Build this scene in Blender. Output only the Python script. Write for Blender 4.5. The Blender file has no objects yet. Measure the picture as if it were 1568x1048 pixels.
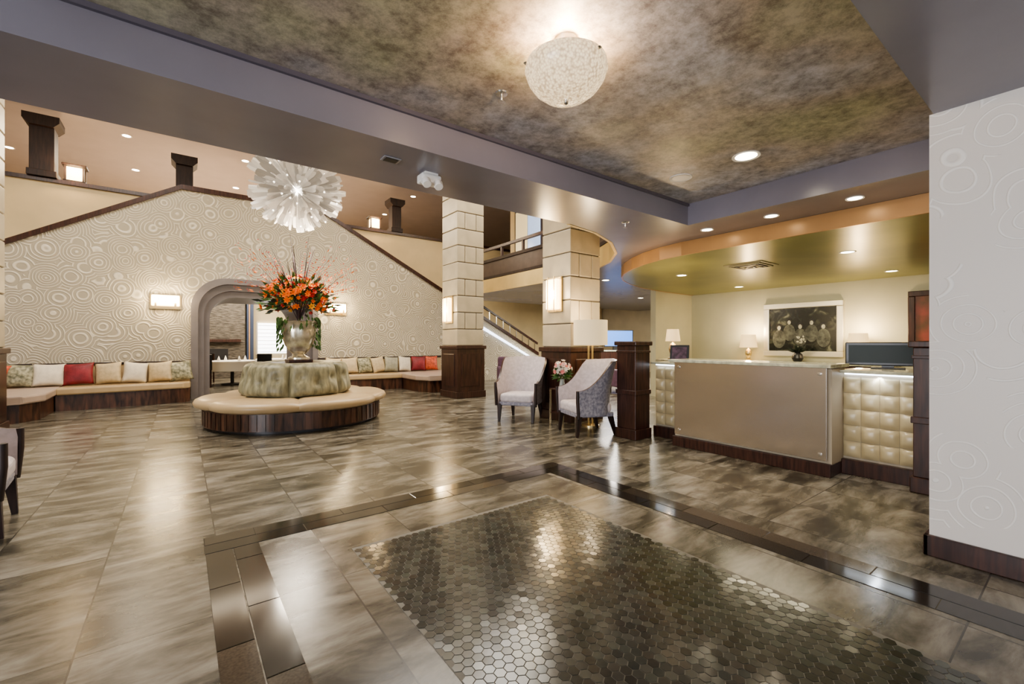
import bpy, bmesh, math, random
from mathutils import Vector, Matrix
random.seed(7)
sc = bpy.context.scene
COL = bpy.context.collection
PI = math.pi

# ------------------------------------------------------------ materials
_m = {}
def nt(name):
    m = bpy.data.materials.new(name); m.use_nodes = True
    n = m.node_tree.nodes; l = m.node_tree.links
    return m, n, l, n['Principled BSDF']
def c4(c): return (c[0], c[1], c[2], 1)
def M(name, col=(.5,.5,.5), rough=.5, metal=0, var=0, vs=6, bump=0, bs=60, emis=None, es=0, coat=0, trans=0, stretch=None, col2=None, spec=None):
    if name in _m: return _m[name]
    m, n, l, b = nt(name)
    b.inputs['Base Color'].default_value = c4(col)
    b.inputs['Roughness'].default_value = rough
    b.inputs['Metallic'].default_value = metal
    b.inputs['Coat Weight'].default_value = coat
    b.inputs['Coat Roughness'].default_value = .08
    b.inputs['Transmission Weight'].default_value = trans
    if spec is not None: b.inputs['Specular IOR Level'].default_value = spec
    if emis:
        b.inputs['Emission Color'].default_value = c4(emis); b.inputs['Emission Strength'].default_value = es
    tc = n.new('ShaderNodeTexCoord'); mp = n.new('ShaderNodeMapping')
    l.new(tc.outputs['Object'], mp.inputs['Vector'])
    if stretch: mp.inputs['Scale'].default_value = stretch
    if var or col2:
        ns = n.new('ShaderNodeTexNoise'); ns.inputs['Scale'].default_value = vs; ns.inputs['Detail'].default_value = 6
        l.new(mp.outputs[0], ns.inputs['Vector'])
        r = n.new('ShaderNodeValToRGB'); l.new(ns.outputs['Fac'], r.inputs[0])
        a = col2 if col2 else tuple(max(0, x*(1-var)) for x in col)
        z = col if col2 else tuple(min(1, x*(1+var)) for x in col)
        r.color_ramp.elements[0].position = .35; r.color_ramp.elements[0].color = c4(a)
        r.color_ramp.elements[1].position = .65; r.color_ramp.elements[1].color = c4(z)
        l.new(r.outputs[0], b.inputs['Base Color'])
    if bump:
        nb = n.new('ShaderNodeTexNoise'); nb.inputs['Scale'].default_value = bs; nb.inputs['Detail'].default_value = 4
        l.new(mp.outputs[0], nb.inputs['Vector'])
        bp = n.new('ShaderNodeBump'); bp.inputs['Strength'].default_value = bump; bp.inputs['Distance'].default_value = .02
        l.new(nb.outputs['Fac'], bp.inputs['Height']); l.new(bp.outputs[0], b.inputs['Normal'])
    _m[name] = m
    return m

def wallpaper(name, col, col2, scale, freq, rough=.4, strength=.5, warp=.05, lo=.35, hi=.95, mask=0):
    m, n, l, b = nt(name)
    tc = n.new('ShaderNodeTexCoord')
    ns = n.new('ShaderNodeTexNoise'); ns.inputs['Scale'].default_value = 1.5
    l.new(tc.outputs['Object'], ns.inputs['Vector'])
    mixv = n.new('ShaderNodeMixRGB'); mixv.inputs[0].default_value = warp
    l.new(tc.outputs['Object'], mixv.inputs[1]); l.new(ns.outputs['Color'], mixv.inputs[2])
    v = n.new('ShaderNodeTexVoronoi'); v.inputs['Scale'].default_value = scale
    l.new(mixv.outputs[0], v.inputs['Vector'])
    mu = n.new('ShaderNodeMath'); mu.operation = 'MULTIPLY'; mu.inputs[1].default_value = freq
    l.new(v.outputs['Distance'], mu.inputs[0])
    s = n.new('ShaderNodeMath'); s.operation = 'SINE'; l.new(mu.outputs[0], s.inputs[0])
    r = n.new('ShaderNodeValToRGB'); l.new(s.outputs[0], r.inputs[0])
    r.color_ramp.elements[0].position = lo; r.color_ramp.elements[0].color = (0,0,0,1)
    r.color_ramp.elements[1].position = hi
    out = r.outputs[0]
    if mask:
        sp = n.new('ShaderNodeSeparateColor'); l.new(v.outputs['Color'], sp.inputs[0])
        gt = n.new('ShaderNodeMath'); gt.operation = 'GREATER_THAN'; gt.inputs[1].default_value = mask
        l.new(sp.outputs[0], gt.inputs[0])
        mm = n.new('ShaderNodeMath'); mm.operation = 'MULTIPLY'; l.new(out, mm.inputs[0]); l.new(gt.outputs[0], mm.inputs[1]); out = mm.outputs[0]
    mx = n.new('ShaderNodeMixRGB'); mx.inputs[1].default_value = c4(col); mx.inputs[2].default_value = c4(col2)
    l.new(out, mx.inputs[0]); l.new(mx.outputs[0], b.inputs['Base Color'])
    bp = n.new('ShaderNodeBump'); bp.inputs['Strength'].default_value = strength; bp.inputs['Distance'].default_value = .01
    l.new(out, bp.inputs['Height']); l.new(bp.outputs[0], b.inputs['Normal'])
    b.inputs['Roughness'].default_value = rough
    return m

def floor_mat():
    m, n, l, b = nt('floor_porcelain_tile')
    tc = n.new('ShaderNodeTexCoord'); mp = n.new('ShaderNodeMapping')
    mp.inputs['Location'].default_value = (-.11+.56*20, -3.70+1.12*20, 0)
    l.new(tc.outputs['Object'], mp.inputs['Vector'])
    br = n.new('ShaderNodeTexBrick'); br.offset = 0
    br.inputs['Scale'].default_value = 1
    br.inputs['Brick Width'].default_value = .56; br.inputs['Row Height'].default_value = 1.12
    br.inputs['Mortar Size'].default_value = .004; br.inputs['Mortar Smooth'].default_value = 0
    br.inputs['Color1'].default_value = (0,0,0,1); br.inputs['Color2'].default_value = (1,1,1,1)
    br.inputs['Mortar'].default_value = (.5,.5,.5,1)
    l.new(mp.outputs[0], br.inputs['Vector'])
    m2 = n.new('ShaderNodeMapping'); m2.inputs['Scale'].default_value = (1.1, 3.2, 1)
    l.new(tc.outputs['Object'], m2.inputs['Vector'])
    ns = n.new('ShaderNodeTexNoise'); ns.noise_dimensions = '4D'; ns.inputs['Scale'].default_value = 1.6
    ns.inputs['Detail'].default_value = 9; ns.inputs['Roughness'].default_value = .63
    ns.inputs['Distortion'].default_value = .5
    l.new(m2.outputs[0], ns.inputs['Vector'])
    mu = n.new('ShaderNodeMath'); mu.operation = 'MULTIPLY'; mu.inputs[1].default_value = 9
    l.new(br.outputs['Color'], mu.inputs[0]); l.new(mu.outputs[0], ns.inputs['W'])
    r = n.new('ShaderNodeValToRGB'); l.new(ns.outputs['Fac'], r.inputs[0])
    e = r.color_ramp.elements
    e[0].position = .38; e[0].color = (.038,.034,.025,1)
    e[1].position = .66; e[1].color = (.27,.25,.21,1)
    x = e.new(.46); x.color = (.095,.086,.064,1)
    x = e.new(.55); x.color = (.175,.158,.125,1)
    mx = n.new('ShaderNodeMixRGB'); mx.inputs[2].default_value = (.05,.045,.035,1)
    l.new(br.outputs['Fac'], mx.inputs[0]); l.new(r.outputs[0], mx.inputs[1])
    l.new(mx.outputs[0], b.inputs['Base Color'])
    r2 = n.new('ShaderNodeMapRange'); r2.inputs['To Min'].default_value = .14; r2.inputs['To Max'].default_value = .32
    l.new(ns.outputs['Fac'], r2.inputs['Value']); l.new(r2.outputs[0], b.inputs['Roughness'])
    b.inputs['Specular IOR Level'].default_value = .7
    bp = n.new('ShaderNodeBump'); bp.inputs['Strength'].default_value = .08; bp.inputs['Distance'].default_value = .01
    l.new(ns.outputs['Fac'], bp.inputs['Height']); l.new(bp.outputs[0], b.inputs['Normal'])
    return m

def attr_mat(name, rough, spec=.6, spots=0, metal=0):
    m, n, l, b = nt(name)
    a = n.new('ShaderNodeAttribute'); a.attribute_name = 'Col'
    if spots:
        tc = n.new('ShaderNodeTexCoord'); ns = n.new('ShaderNodeTexNoise'); ns.inputs['Scale'].default_value = spots
        l.new(tc.outputs['Object'], ns.inputs['Vector'])
        mx = n.new('ShaderNodeMixRGB'); mx.blend_type = 'OVERLAY'; mx.inputs[0].default_value = .6
        l.new(a.outputs['Color'], mx.inputs[1]); l.new(ns.outputs['Fac'], mx.inputs[2])
        l.new(mx.outputs[0], b.inputs['Base Color'])
    else: l.new(a.outputs['Color'], b.inputs['Base Color'])
    b.inputs['Roughness'].default_value = rough; b.inputs['Specular IOR Level'].default_value = spec
    b.inputs['Metallic'].default_value = metal
    return m

def tray_mat():
    m, n, l, b = nt('mottled_ceiling_plaster')
    tc = n.new('ShaderNodeTexCoord')
    a = n.new('ShaderNodeTexNoise'); a.inputs['Scale'].default_value = .8; a.inputs['Detail'].default_value = 4
    c = n.new('ShaderNodeTexNoise'); c.inputs['Scale'].default_value = 6; c.inputs['Detail'].default_value = 12; c.inputs['Roughness'].default_value = .82
    l.new(tc.outputs['Object'], a.inputs['Vector']); l.new(tc.outputs['Object'], c.inputs['Vector'])
    r = n.new('ShaderNodeValToRGB'); l.new(a.outputs['Fac'], r.inputs[0]); e = r.color_ramp.elements
    e[0].position = .36; e[0].color = (.56,.56,.38,1)
    e[1].position = .62; e[1].color = (.56,.58,.66,1)
    x = e.new(.5); x.color = (.58,.52,.45,1)
    r2 = n.new('ShaderNodeValToRGB'); l.new(c.outputs['Fac'], r2.inputs[0]); e = r2.color_ramp.elements
    e[0].position = .38; e[0].color = (.34,.32,.31,1); e[1].position = .61; e[1].color = (1.0,1.0,1.0,1)
    mx = n.new('ShaderNodeMixRGB'); mx.blend_type = 'MULTIPLY'; mx.inputs[0].default_value = 1
    l.new(r.outputs[0], mx.inputs[1]); l.new(r2.outputs[0], mx.inputs[2]); l.new(mx.outputs[0], b.inputs['Base Color'])
    b.inputs['Roughness'].default_value = .38
    bp = n.new('ShaderNodeBump'); bp.inputs['Strength'].default_value = .2; bp.inputs['Distance'].default_value = .01
    l.new(c.outputs['Fac'], bp.inputs['Height']); l.new(bp.outputs[0], b.inputs['Normal'])
    return m

def wood_mat(name, a, z, scale=(14,14,1.2), rough=.3):
    m, n, l, b = nt(name)
    tc = n.new('ShaderNodeTexCoord'); mp = n.new('ShaderNodeMapping'); mp.inputs['Scale'].default_value = scale
    ns = n.new('ShaderNodeTexNoise'); ns.inputs['Scale'].default_value = 2.5; ns.inputs['Detail'].default_value = 6; ns.inputs['Distortion'].default_value = .4
    l.new(tc.outputs['Object'], mp.inputs['Vector']); l.new(mp.outputs[0], ns.inputs['Vector'])
    r = n.new('ShaderNodeValToRGB'); l.new(ns.outputs['Fac'], r.inputs[0])
    r.color_ramp.elements[0].position = .35; r.color_ramp.elements[0].color = c4(a)
    r.color_ramp.elements[1].position = .68; r.color_ramp.elements[1].color = c4(z)
    l.new(r.outputs[0], b.inputs['Base Color']); b.inputs['Roughness'].default_value = rough
    return m

WOOD = wood_mat('dark_walnut', (.024,.010,.008), (.068,.028,.019))
WOODD = wood_mat('espresso_wood', (.012,.006,.005), (.035,.016,.012), rough=.5)
WOODH = wood_mat('zebra_walnut', (.020,.010,.007), (.12,.055,.032), (6,6,1.0), .3)
CREAM = M('cream_paint', (.66,.57,.40), .5, var=.05, vs=2)
UPCREAM = M('warm_cream_paint', (.72,.58,.34), .5, var=.04, vs=2)
WHITE = M('white_ceiling_paint', (.50,.44,.41), .6, var=.03, vs=2)
PURPLE = M('mauve_grey_satin_paint', (.22,.21,.255), .25, var=.10, vs=.8, spec=.9)
GOLD = M('bronze_gold_paint', (.50,.29,.13), .32, var=.12, vs=1.2, metal=.2)
GREEN = M('olive_metallic_ceiling', (.24,.24,.085), .28, var=.18, vs=1.0, metal=.25)
STAIRWP = wallpaper('embossed_arc_wallpaper', (.37,.325,.24), (.60,.54,.42), 2.6, 56, .34, .8, warp=.10, lo=.0, hi=.9)
RIGHTWP = wallpaper('embossed_swirl_wallpaper', (.70,.65,.60), (.82,.78,.73), 4.2, 32, .45, .35, warp=.12, lo=.75, hi=.97, mask=.3)
RWALL = M('reception_wall_paint', (.54,.53,.40), .5, var=.04, vs=2)
STONE = M('column_limestone', (.47,.41,.30), .33, var=.10, vs=3)
GROUT = M('column_joint', (.14,.12,.09), .7)
ARCHM = M('arch_grey_plaster', (.17,.15,.145), .45, var=.10, vs=3)
VINYL = M('bench_beige_vinyl', (.45,.335,.195), .35, var=.06, vs=4)
VINYL2 = M('bench_taupe_vinyl', (.42,.33,.27), .4, var=.06, vs=4)
CHROME = M('brushed_steel', (.7,.68,.64), .22, 1)
BRASS = M('satin_brass', (.7,.55,.3), .28, 1)
BLACK = M('black_plastic', (.02,.02,.022), .35)
WHITEP = M('white_plastic', (.85,.83,.8), .4)
GLOW = M('warm_lamp_glass', (1,.9,.7), .4, emis=(1,.70,.34), es=3.2)
GLOWW = M('downlight_lens', (1,.95,.85), .4, emis=(1,.86,.62), es=12)
LEAF = M('leaf_green', (.06,.13,.03), .5, var=.4, vs=10)

# ------------------------------------------------------------ geometry
def link(me, name, mats, parent=None, loc=(0,0,0), rot=(0,0,0), smooth=False):
    ob = bpy.data.objects.new(name, me); COL.objects.link(ob)
    for m in (mats if isinstance(mats, (list,tuple)) else [mats]): me.materials.append(m)
    ob.location = loc; ob.rotation_euler = rot
    if parent: ob.parent = parent
    if smooth:
        for p in me.polygons: p.use_smooth = True
    return ob
def E(name, loc=(0,0,0), rz=0, rot=None):
    e = bpy.data.objects.new(name, None); COL.objects.link(e); e.location = loc
    e.rotation_euler = rot if rot else (0,0,rz); e.empty_display_size = .1
    return e
def from_bm(bm, name, mats, parent=None, loc=(0,0,0), rot=(0,0,0), smooth=False):
    bmesh.ops.recalc_face_normals(bm, faces=bm.faces[:])
    me = bpy.data.meshes.new(name); bm.to_mesh(me); bm.free()
    return link(me, name, mats, parent, loc, rot, smooth)
def bevel(ob, w, seg=2):
    md = ob.modifiers.new('bevel','BEVEL'); md.width = w; md.segments = seg; md.limit_method = 'ANGLE'; md.harden_normals = False
    return ob
def box(name, lo, hi, mat, parent=None, bev=0, rot=None, seg=2):
    c = [(a+b)/2 for a,b in zip(lo,hi)]; s = [abs(b-a)/2 for a,b in zip(lo,hi)]
    bm = bmesh.new(); bmesh.ops.create_cube(bm, size=2)
    for v in bm.verts: v.co = Vector((v.co.x*s[0], v.co.y*s[1], v.co.z*s[2]))
    ob = from_bm(bm, name, mat, parent, c, rot or (0,0,0))
    if bev: bevel(ob, bev, seg)
    return ob
def prism(name, pts, z0, z1, mat, parent=None, axis='z', bev=0):
    bm = bmesh.new()
    def P(p, h):
        return (p[0],p[1],h) if axis=='z' else (p[0],h,p[1])
    a = [bm.verts.new(P(p,z0)) for p in pts]; b = [bm.verts.new(P(p,z1)) for p in pts]
    bm.faces.new(a); bm.faces.new(b[::-1]); n = len(pts)
    for i in range(n): bm.faces.new((a[i], a[(i+1)%n], b[(i+1)%n], b[i]))
    bmesh.ops.triangulate(bm, faces=[f for f in bm.faces if len(f.verts)>4])
    ob = from_bm(bm, name, mat, parent)
    if bev: bevel(ob, bev)
    return ob
def interp(pl, x):
    for (x0,z0),(x1,z1) in zip(pl, pl[1:]):
        if x0-1e-9 <= x <= x1+1e-9: return z0+(z1-z0)*(x-x0)/(x1-x0)
    return pl[-1][1]
def arched_wall(name, arch, top, y0, y1, mat):
    xs=sorted(set([round(p[0],5) for p in arch]+[round(p[0],5) for p in top]))
    ax0,ax1=arch[0][0],arch[-1][0]
    ap=[]
    for p in arch:
        if ap and abs(ap[-1][0]-p[0])<1e-6:
            if p[1]>ap[-1][1]: ap[-1]=p
        else: ap.append(p)
    bm=bmesh.new()
    for a,b in zip(xs,xs[1:]):
        if b-a<1e-5: continue
        m_=(a+b)/2
        if ax0<m_<ax1: la,lb=interp(ap,a),interp(ap,b)
        else: la=lb=0.0
        ta,tb=interp(top,a),interp(top,b)
        F=[bm.verts.new((x,y0,z)) for x,z in ((a,la),(b,lb),(b,tb),(a,ta))]
        K=[bm.verts.new((x,y1,z)) for x,z in ((a,la),(b,lb),(b,tb),(a,ta))]
        bm.faces.new(F); bm.faces.new(K[::-1])
        bm.faces.new((F[3],F[2],K[2],K[3])); bm.faces.new((F[1],F[0],K[0],K[1]))
    for x,zt,zb in ((top[0][0],top[0][1],0),(top[-1][0],top[-1][1],0),(ax0,ap[0][1],0),(ax1,ap[-1][1],0)):
        bm.faces.new([bm.verts.new(c) for c in ((x,y0,zb),(x,y1,zb),(x,y1,zt),(x,y0,zt))])
    me=bpy.data.meshes.new(name); bm.to_mesh(me); bm.free()
    return link(me,name,mat)
def ring(name, A, B, y0, y1, mat, parent=None):
    bm=bmesh.new(); n=len(A)
    V=[[bm.verts.new((p[0],y,p[1])) for p in L] for L in (A,B) for y in (y0,y1)]
    A0,A1,B0,B1=V
    for i in range(n-1):
        bm.faces.new((A0[i],A0[i+1],B0[i+1],B0[i])); bm.faces.new((A1[i],B1[i],B1[i+1],A1[i+1]))
        bm.faces.new((A0[i],A1[i],A1[i+1],A0[i+1])); bm.faces.new((B0[i],B0[i+1],B1[i+1],B1[i]))
    return from_bm(bm,name,mat,parent)
def lathe(name, prof, mat, parent=None, loc=(0,0,0), seg=40, rot=(0,0,0), sm=True):
    bm = bmesh.new(); rings = []
    for r,z in prof:
        if r < 1e-5: rings.append([bm.verts.new((0,0,z))])
        else: rings.append([bm.verts.new((r*math.cos(2*PI*i/seg), r*math.sin(2*PI*i/seg), z)) for i in range(seg)])
    for a,b in zip(rings, rings[1:]):
        for i in range(seg):
            j=(i+1)%seg
            if len(a)==1 and len(b)==1: continue
            if len(a)==1: bm.faces.new((a[0], b[i], b[j]))
            elif len(b)==1: bm.faces.new((a[i], a[j], b[0]))
            else: bm.faces.new((a[i],a[j],b[j],b[i]))
    ob = from_bm(bm, name, mat, parent, loc, rot, sm)
    if sm:
        md = ob.modifiers.new('es','EDGE_SPLIT'); md.split_angle = math.radians(40)
    return ob
def tube(name, pts, r, mat, parent=None, taper=None):
    cu = bpy.data.curves.new(name,'CURVE'); cu.dimensions='3D'; cu.bevel_depth = r; cu.bevel_resolution = 3; cu.use_fill_caps=True
    s = cu.splines.new('POLY'); s.points.add(len(pts)-1)
    for i,p in enumerate(pts):
        s.points[i].co = (*p,1)
        if taper: s.points[i].radius = taper[i]
    cu.materials.append(mat)
    ob = bpy.data.objects.new(name, cu); COL.objects.link(ob)
    if parent: ob.parent = parent
    return ob
def ribbon(name, path, z0, z1, th, mat, parent=None):
    n=[]; N=len(path)
    for i in range(N):
        a=Vector(path[max(0,i-1)]); b=Vector(path[min(N-1,i+1)]); d=(b-a).normalized(); n.append(Vector((d.y,-d.x)))
    p=[Vector(q)+n[i]*th/2 for i,q in enumerate(path)]; q=[Vector(w)-n[i]*th/2 for i,w in enumerate(path)]
    bm=bmesh.new(); V=[]
    for i in range(N):
        V.append([bm.verts.new((p[i].x,p[i].y,z0)),bm.verts.new((p[i].x,p[i].y,z1)),bm.verts.new((q[i].x,q[i].y,z1)),bm.verts.new((q[i].x,q[i].y,z0))])
    for i in range(N-1):
        for k in range(4): bm.faces.new((V[i][k],V[i+1][k],V[i+1][(k+1)%4],V[i][(k+1)%4]))
    bm.faces.new(V[0]); bm.faces.new(V[-1])
    return from_bm(bm,name,mat,parent)
def pillow(name, w, h, d, mat, parent=None, loc=(0,0,0), rot=(0,0,0), n=12):
    bm=bmesh.new(); G={}
    for s in (1,-1):
        for i in range(n+1):
            for j in range(n+1):
                u=i/n*2-1; v=j/n*2-1
                edge=(1-u*u)*(1-v*v)
                x=u*w/2*(1-.09*(1-v*v)*(abs(u)**3)); z=v*h/2*(1-.09*(1-u*u)*(abs(v)**3))
                y=s*d/2*(max(edge,0)**.5)
                if edge<1e-6:
                    if (i,j) in G: G[(s,i,j)]=G[(i,j)]; continue
                    G[(i,j)]=bm.verts.new((x,0,z)); G[(s,i,j)]=G[(i,j)]
                else: G[(s,i,j)]=bm.verts.new((x,y,z))
        for i in range(n):
            for j in range(n):
                bm.faces.new((G[(s,i,j)],G[(s,i+1,j)],G[(s,i+1,j+1)],G[(s,i,j+1)]))
    return from_bm(bm,name,mat,parent,loc,rot,True)
def arch_pts(cx, hw, h, r, seg=12):
    p=[(cx-hw,0),(cx-hw,h-r)]
    for i in range(1,seg+1):
        a=PI-PI/2*i/seg; p.append((cx-hw+r+r*math.cos(a), h-r+r*math.sin(a)))
    for i in range(seg+1):
        a=PI/2-PI/2*i/seg; p.append((cx+hw-r+r*math.cos(a), h-r+r*math.sin(a)))
    p.append((cx+hw,0)); return p
def lamp(kind, name, loc, energy, color=(1,.85,.65), size=.1, rot=(0,0,0), sy=None, spot=None, blend=.6, parent=None):
    L=bpy.data.lights.new(name,kind); L.energy=energy; L.color=color
    if kind=='AREA':
        L.size=size
        if sy: L.shape='RECTANGLE'; L.size_y=sy
    else: L.shadow_soft_size=size
    if kind=='SPOT': L.spot_size=math.radians(spot or 100); L.spot_blend=blend
    o=bpy.data.objects.new(name,L); COL.objects.link(o); o.location=loc; o.rotation_euler=rot
    if parent: o.parent=parent
    return o

# ------------------------------------------------------------ floor
X0,X1,Y0,Y1 = -9,17,-5,23
box('floor',(X0,Y0,-.1),(X1,Y1,0),floor_mat())
def plates(name, rects, mat, z0=.0, z1=.004, tilt=0.0):
    bm=bmesh.new(); cl=bm.loops.layers.color.new('Col')
    for (pts,col) in rects:
        tx=random.uniform(-tilt,tilt); ty=random.uniform(-tilt,tilt)
        cx=sum(p[0] for p in pts)/len(pts); cy=sum(p[1] for p in pts)/len(pts)
        t=[bm.verts.new((p[0],p[1],z1+(p[0]-cx)*tx+(p[1]-cy)*ty)) for p in pts]
        b=[bm.verts.new((cx+(p[0]-cx)*1.02,cy+(p[1]-cy)*1.02,z0)) for p in pts]
        fs=[bm.faces.new(t)]
        for i in range(len(pts)): fs.append(bm.faces.new((b[i],b[(i+1)%len(pts)],t[(i+1)%len(pts)],t[i])))
        for f in fs:
            for lp in f.loops: lp[cl]=(*col,1)
    return from_bm(bm,name,mat)
mx0,mx1,my0,my1 = .89,2.58,-1.6,2.93
hexes=[]; R=.0285; dx=R*math.sqrt(3); dy=R*1.5
j=0; y=my0+R
while y<my1-R*.6:
    x=mx0+dx/2+(dx/2 if j%2 else 0)
    while x<mx1-dx*.4:
        g=math.sqrt(random.choice([.042,.05,.06,.072,.09,.11])); w=random.uniform(-.01,.015)
        hexes.append(([(x+R*.91*math.sin(PI/3*k), y+R*.91*math.cos(PI/3*k)) for k in range(6)],(g+w,g+.008,g*.94)))
        x+=dx
    y+=dy; j+=1
plates('floor_mosaic_inlay',hexes,attr_mat('hex_mosaic_glaze',.16,.9,0,.15),.001,.004,.014)
box('floor_mosaic_grout',(mx0,my0,0),(mx1,my1,.0025),M('mosaic_grout',(.16,.15,.125),.5))
def band(x0,y0,x1,y1,along):
    out=[]; g=.004
    L=(x1-x0) if along=='x' else (y1-y0); W=(y1-y0) if along=='x' else (x1-x0)
    for row in range(2):
        a=0 if row==0 else -.3
        while a<L:
            b=min(a+.6,L); a2=max(a,0)
            if b-a2>.02:
                g0=random.choice([.12,.16,.20,.14,.28]); col=(g0*1.1,g0,g0*.85)
                p=[(a2+g,row*W/2+g),(b-g,row*W/2+g),(b-g,(row+1)*W/2-g),(a2+g,(row+1)*W/2-g)]
                if along=='y': p=[(q[1],q[0]) for q in p][::-1]
                out.append(([(x0+q[0],y0+q[1]) for q in p],col))
            a+=.6
    return out
bd = band(.12,-4.9,.42,3.40,'y')+band(.12,3.40,3.34,3.69,'x')+band(3.04,-4.9,3.34,3.40,'y')
plates('floor_border_inlay',bd,attr_mat('granite_border',.11,.8,90),.0,.003)

# ------------------------------------------------------------ shell
box('wall_left_a',(X0-.2,Y0,0),(X0,-4,7),CREAM); box('wall_left_b',(X0-.2,2.6,0),(X0,Y1,7),CREAM); box('wall_left_c',(X0-.2,-4,3.05),(X0,2.6,7),CREAM)
wl=E('window_entry_side')
for k in range(5): box('mullion_%d'%k,(X0-.12,-4+k*1.62,0),(X0-.04,-3.93+k*1.62,3.05),WOODD,wl)
box('wall_far',(X0,Y1,0),(X1,Y1+.2,7),UPCREAM)
box('wall_right',(X1,Y0,0),(X1+.2,Y1,7),CREAM)
for i,(a,b) in enumerate([(-9,-6),(-2.2,-1.9),(1.9,2.2),(3.9,17)]): box('wall_entrance_%d'%i,(a,Y0-.2,0),(b,Y0,3.05),CREAM)
box('wall_entrance_upper',(X0,Y0-.2,3.05),(X1,Y0,7),CREAM)
box('ceiling_lobby',(X0,3.3,7),(X1,Y1,7.2),WHITE)
box('wall_upper_front',(X0,3.3,3.2),(X1,3.5,7),UPCREAM)
box('ceiling_tray',(X0,.63,3.05),(5.0,3.05,3.2),tray_mat())
box('ceiling_beam_near',(X0,Y0,2.79),(5.0,.63,3.2),PURPLE)
hole=[(7.15,12.9),(7.12,10),(7.05,8),(6.9,6.9),(6.62,6.05),(6.2,5.3),(5.65,4.7),(5.0,4.25),(4.4,4.0),(3.8,3.9),(3.2,3.9)]
def multi_prism(name, polys, z0, z1, mat):
    bm=bmesh.new()
    for pts in polys:
        a=[bm.verts.new((p[0],p[1],z0)) for p in pts]; b=[bm.verts.new((p[0],p[1],z1)) for p in pts]; n=len(pts)
        bm.faces.new(a); bm.faces.new(b[::-1])
        for i in range(n): bm.faces.new((a[i],a[(i+1)%n],b[(i+1)%n],b[i]))
    return from_bm(bm,name,mat)
multi_prism('ceiling_beam_main',[[(X0,3.05),(5.0,3.05),(5.0,3.9),(X0,3.9)]],2.79,3.18,PURPLE)
polys=[[(5.0,Y0),(X1,Y0),(X1,3.9),(5.0,3.9)]]
for a,b in zip(hole[:-2],hole[1:-1]): polys.append([a,b,(X1,b[1]),(X1,a[1])])
multi_prism('ceiling_soffit',polys,2.79,3.18,PURPLE)
ribbon('trim_1',[(X0,3.04),(4.99,3.04)],3.02,3.05,.03,M('mauve_trim',(.12,.11,.14),.3))
curve=[(5.78,.65),(5.78,3.6),(5.84,4.0),(5.98,4.4),(6.2,4.8),(6.5,5.2),(6.85,5.55),(7.2,5.8),(7.8,6.1),(8.6,6.35),(9.6,6.5),(11.0,6.55)]
prism('ceiling_reception',curve+[(11.0,.65)],2.60,2.79,GREEN)
ribbon('trim_2',[(p[0]-.015,p[1]+.01) for p in curve],2.595,2.788,.03,GOLD)
box('wall_right_entry',(3.8,Y0,0),(5.3,.65,2.79),RIGHTWP)
box('baseboard_right',(3.775,Y0,0),(3.8,.675,.13),WOOD,bev=.005)
box('baseboard_right_end',(3.775,.65,0),(5.3,.675,.13),WOOD,bev=.005)
box('wall_reception_right',(5.3,.55,0),(11.2,.65,2.79),RWALL)
box('wall_reception_back',(11.0,.65,0),(11.2,6.7,2.79),RWALL)
box('wall_reception_side',(9.4,6.6,0),(11.0,6.75,2.79),RWALL)
CX=1.6
ar=arch_pts(CX,1.42,2.92,.75)
top=[(-7.5,.45),(0,4.95),(3.1,4.95),(11,.84)]
arched_wall('wall_stair',ar,top,13.0,13.15,STAIRWP)
for i,(a,b) in enumerate(zip(top,top[1:])):
    prism('trim_stair_cap_%d'%i,[a,b,(b[0],b[1]+.11),(a[0],a[1]+.11)],12.95,13.2,WOOD,axis='y')
aw=E('trim_archway',(0,0,0))
ring('casing_outer',arch_pts(CX,1.42,2.92,.75),arch_pts(CX,1.28,2.78,.68),12.93,13.4,ARCHM,aw)
ring('casing_middle',arch_pts(CX,1.28,2.78,.68),arch_pts(CX,1.16,2.63,.62),13.08,13.6,ARCHM,aw)
ring('casing_inner',arch_pts(CX,1.16,2.63,.62),arch_pts(CX,1.04,2.48,.56),13.2,15.3,ARCHM,aw)
arched_wall('wall_balcony_cream',arch_pts(CX,1.16,2.63,.62),[(X0,5.15),(16.9,5.15)],15.0,15.2,UPCREAM)
box('trim_balcony_cap',(X0,14.93,5.15),(12,15.27,5.24),WOOD)
box('floor_upper_level',(X0,15.2,3.9),(X1,Y1,4.1),WHITE)
box('floor_stair_landing',(0,13.15,3.8),(3.1,15.0,4.0),WHITE)
st=E('staircase')
for k in range(26):
    x=3.1+k*.3
    if x+.3<11: box('step_%d'%k,(x,13.16,max(0,3.6-k*.157-.3)),(x+.3,14.99,3.84-k*.157),WHITE,st)
for k in range(17):
    x=0-k*.3
    box('step_l%d'%k,(x-.3,13.16,3.6-k*.18-.3),(x,14.99,3.82-k*.18),WHITE,st)
hr=E('stair_handrail')
sl=(4.95-.84)/(11-3.1)
zc=lambda x: 4.95-(x-3.1)*sl
prism('rail',[(7.2,zc(7.2)+.42),(11,zc(11)+.42),(11,zc(11)+.49),(7.2,zc(7.2)+.49)],13.0,13.08,WOOD,hr,axis='y')
for k in range(13): box('baluster_%d'%k,(7.25+k*.3,13.02,zc(7.25+k*.3)+.05),(7.28+k*.3,13.05,zc(7.25+k*.3)+.45),CHROME,hr)
prism('lit_stringer',[(7.0,zc(7.0)-.42),(10.9,zc(10.9)-.30),(10.9,zc(10.9)-.24),(7.0,zc(7.0)-.30)],12.93,12.99,M('blue_white_stringer_light',(.9,.95,1),.4,emis=(.72,.80,1),es=1.8),hr,axis='y')

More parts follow.
